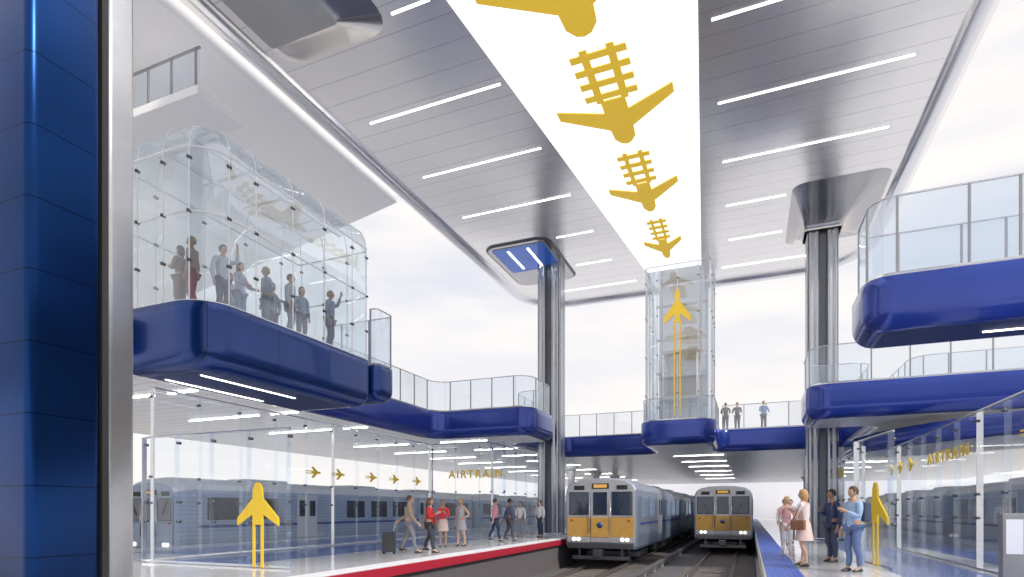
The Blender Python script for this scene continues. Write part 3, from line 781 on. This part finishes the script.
for x in(-3.7,):
    r=root('third_rail',(x,40,-1.3),'covered power rail between the tracks','third rail')
    att(box('conductor',x-.04,x+.04,-3,90,-1.18,-1.05,M['rail'],.01),r); att(box('cover_board',x-.12,x+.12,-3,90,-1.0,-.97,M['dconc'],.005),r)
    for i in range(25): att(box('insulator',x-.05,x+.05,3+i*2.4,3.1+i*2.4,-1.3,-1.0,M['conc'],.005),r)
# ------------------------------------------------------------------ train car
def car(outer=False):
    L=24.5
    if outer:
        mb,mr,mf,my,ms=M['otrain'],M['oroof'],M['oface'],M['oface'],M['tblue']; lab='blue-grey commuter train car with pale roof and dark windows'
    else:
        mb,mr,mf,my,ms=M['train'],M['trainroof'],M['trainface'],M['tyellow'],M['tblue']; lab='silver-blue commuter train car with golden front and dark windows'
    r=root('train_car',(0,0,-1.12),lab,'train','commuter train cars')
    half=[(1.42,-.42),(1.50,-.30),(1.525,.2),(1.525,1.80),(1.49,2.08),(1.38,2.30),(1.12,2.46),(.65,2.55),(0,2.58)]
    pf=[(x,z) for x,z in half]+[(-x,z) for x,z in half[-2::-1]]
    rings=[(0.0,.955,.0),(.06,.985,0),(.20,1,0),(L-.2,1,0),(L,.96,0)]
    if outer: rings=[(0.0,.84,.0),(.12,.91,0),(.35,.965,0),(.7,1,0),(L-.2,1,0),(L,.96,0)]
    vs=[];n=len(pf)
    for y,s,_ in rings:
        for x,z in pf: vs.append((x*s,y,(z-1.1)*s+1.1+ 1.12))
    fs=[];fm=[]
    for i in range(len(rings)-1):
        for k in range(n):
            fs.append((i*n+k,i*n+(k+1)%n,(i+1)*n+(k+1)%n,(i+1)*n+k)); 
            fm.append(1 if 4<=k<=11 else 0)
    fs.append(tuple(range(n))[::-1]);fm.append(2); fs.append(tuple((len(rings)-1)*n+k for k in range(n)));fm.append(2)
    def add(o,par=r): o.parent=par; return o
    b=add(mk('car_body',vs,fs,[mb,mr,mf],fm))
    Z=1.12
    k_=.88 if outer else 1
    def fb(name,x0,x1,z0,z1,mat,y0=-.05,y1=.03,bev=.02): return add(box(name,x0*k_,x1*k_,y0,y1,z0*k_+Z,z1*k_+Z+.02,mat,bev))
    for s in(-1,1):
        a,b_=(.41,1.40) 
        x0,x1=(a,b_) if s>0 else (-b_,-a)
        fb('front_panel',x0,x1,.10,.90,my)
        fb('lower_panel',x0,x1,-.14,.08,mf)
        fb('window_frame',x0,x1,.94,2.04,mf,-.045)
        fb('windshield',x0+.05,x1-.05,1.0,1.98,M['dglass'],-.065,.03,.05)
        add(cyl('headlamp',(s*1.12*k_,-.09,.0+Z),(s*1.12*k_,-.02,.0+Z),.08,M['head'],16))
        add(cyl('headlamp',(s*.92*k_,-.09,.0+Z),(s*.92*k_,-.02,.0+Z),.08,M['head'],16))
        add(cyl('marker_light',(s*1.2*k_,-.08,.80+Z),(s*1.2*k_,-.02,.80+Z),.045,M['tail'],12))
        add(cyl('grab_handle',(s*.43,-.1,.3+Z),(s*.43,-.1,1.6+Z),.018,M['steel'],8))
        add(tube('wiper',[(s*.7,-.09,1.1+Z),(s*1.0,-.09,1.65+Z)],.012,M['black'],6))
        fb('number_board',s*.9-.22,s*.9+.22,2.08,2.24,M['black'],-.03,.05,.01)
    fb('cab_door',-.4,.4,-.12,2.08,mf,-.06)
    fb('door_panel',-.38,.38,.08,.90,my,-.075)
    fb('door_window',-.3,.3,1.02,1.96,M['dglass'],-.08)
    if not outer:
        add(cyl('emblem_disc',(0,-.06,.60+Z),(0,-.09,.60+Z),.12,M['tblue'],24))
    fb('destination_sign',-.36,.36,2.12,2.32,M['black'],-.03,.05,.01)
    fb('display',-.28,.28,2.16,2.28,M['amber'],-.04,.0,.003)
    fb('anticlimber',-1.38,1.38,-.38,-.16,M['dsteel'],-.16,.1,.03)
    fb('coupler_head',-.2,.2,-.72,-.42,M['dsteel'],-.55,-.2,.04)
    fb('coupler_bar',-.08,.08,-.62,-.48,M['dsteel'],-.25,.6,.02)
    fb('pilot_bar',-1.2,1.2,-.86,-.72,M['dsteel'],.0,.1,.02)
    for s in(-1,1): fb('pilot_bracket',s*.9-.05,s*.9+.05,-.75,-.3,M['dsteel'],.02,.1,.01)
    # side
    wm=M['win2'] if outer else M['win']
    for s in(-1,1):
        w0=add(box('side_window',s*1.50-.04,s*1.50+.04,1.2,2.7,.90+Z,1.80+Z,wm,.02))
        for k in range(11):
            y=2.1*k
            if k in(2,3,7,8) or k==0: 
                continue
            o=w0.copy(); COL.objects.link(o); o.location.y=y-0.0; 
        add(box('stripe',s*1.53-.006,s*1.53+.006,.8,L-.3,.60+Z,.72+Z,ms,0))
        for yd in(6.0,16.7):
            for q in(0,1):
                d=add(box('door_leaf',s*1.515-.03,s*1.515+.03,yd+q*.68,yd+.66+q*.68,.02+Z,2.0+Z,M['oroof'] if outer else mf,.01))
                add(box('door_window',s*1.545-.012,s*1.545+.012,yd+q*.68+.14,yd+.52+q*.68,1.0+Z,1.75+Z,wm if outer else M['dglass'],.005))
    for y in(4,11,18):
        add(box('roof_unit',-.6,.6,y,y+2.4,2.53+Z,2.66+Z,mr,.05))
    for y in(3.6,20.6):
        t=add(box('bogie',-1.2,1.2,y-1.3,y+1.3,.25,.52,M['dsteel'],.05))
        for wy in(-.95,.95):
            for s in(-1,1): 
                w=cyl('wheel',(s*.72-.06,y+wy,.42),(s*.72+.06,y+wy,.42),.42,M['dsteel'],24); w.parent=r
            w=cyl('axle',(-1.0,y+wy,.42),(1.0,y+wy,.42),.07,M['dsteel'],10); w.parent=r
    for y in(7,10.5,14): add(box('underfloor_box',-1.25,1.25,y,y+2.6,.28,.85,M['dsteel'],.04))
    return r
c0=car(); c0.location=(TR[0],24.6,-1.12); c0.scale=(1.04,1,1.03)
lab2='silver-blue commuter train car behind the leading car'
copytree(c0,(TR[0],49.9,-1.12),label=lab2)
copytree(c0,(TR[1],35.0,-1.12)); copytree(c0,(TR[1],60.1,-1.12),label=lab2)
c1=car(True); c1.location=(TR[2],15.1,-1.12)
copytree(c1,(TR[2],40.2,-1.12)); 
copytree(c1,(TR[3],11.0,-1.12)); copytree(c1,(TR[3],36.1,-1.12))
# ------------------------------------------------------------------ far structure
for x in(-13,5.5):
    for y in(44,52,60,68):
        r=root('round_column',(x,y,0.01),'plain white round column supporting the mezzanine','column','round platform columns')
        att(cyl('shaft',(x,y,0.01),(x,y,4.73),.3,M['white'],20),r); att(cyl('base_ring',(x,y,0.01),(x,y,.15),.38,M['steel'],20),r); att(cyl('capital_ring',(x,y,4.35),(x,y,4.74),.3,M['white'],20,r2=.6),r)
w=box('wall_back',-40,30,92,92.4,-1.3,9,M['white'],.0); w['kind']='structure'
# ------------------------------------------------------------------ world & light
wd=bpy.data.worlds.new('sky'); S.world=wd; wd.use_nodes=True; nt=wd.node_tree; nt.nodes.clear()
out=nt.nodes.new('ShaderNodeOutputWorld'); bg=nt.nodes.new('ShaderNodeBackground'); tc=nt.nodes.new('ShaderNodeTexCoord')
sp=nt.nodes.new('ShaderNodeSeparateXYZ'); nt.links.new(tc.outputs['Generated'],sp.inputs[0])
cr=nt.nodes.new('ShaderNodeValToRGB'); nt.links.new(sp.outputs[2],cr.inputs[0])
e=cr.color_ramp.elements; e[0].position=0.; e[0].color=(1.,.93,.86,1); e[1].position=.6; e[1].color=(.64,.68,.78,1)
x=cr.color_ramp.elements.new(.14); x.color=(.90,.86,.85,1)
x=cr.color_ramp.elements.new(.30); x.color=(.73,.75,.82,1)
no=nt.nodes.new('ShaderNodeTexNoise'); no.inputs['Scale'].default_value=2.0; no.inputs['Detail'].default_value=6
mp=nt.nodes.new('ShaderNodeMapping'); mp.inputs['Scale'].default_value=(1,1,4.5); nt.links.new(tc.outputs['Generated'],mp.inputs[0]); nt.links.new(mp.outputs[0],no.inputs['Vector'])
c2=nt.nodes.new('ShaderNodeValToRGB'); c2.color_ramp.elements[0].position=.40; c2.color_ramp.elements[1].position=.66; nt.links.new(no.outputs['Fac'],c2.inputs[0])
mx=nt.nodes.new('ShaderNodeMix'); mx.data_type='RGBA'; nt.links.new(c2.outputs[0],mx.inputs[0]); nt.links.new(cr.outputs[0],mx.inputs[6]); mx.inputs[7].default_value=(.97,.92,.88,1)
nt.links.new(mx.outputs[2],bg.inputs[0]); bg.inputs[1].default_value=1.12; nt.links.new(bg.outputs[0],out.inputs[0])
sun=bpy.data.lights.new('sun','SUN'); sun.energy=3.2; sun.angle=math.radians(6); sun.color=(1,.94,.86)
so=bpy.data.objects.new('sun',sun); link(so); so.rotation_euler=(math.radians(50),0,math.radians(65))
# ------------------------------------------------------------------ camera
cam=bpy.data.cameras.new('camera'); co=bpy.data.objects.new('camera',cam); link(co)
cam.sensor_width=36; cam.lens=580/1024*36; cam.shift_y=(510-288.5)/1024
co.location=(0,0,1.3); co.rotation_euler=(math.radians(90),0,math.radians(22.3))
cam.clip_end=1000
S.camera=co
S.view_settings.view_transform='Standard'
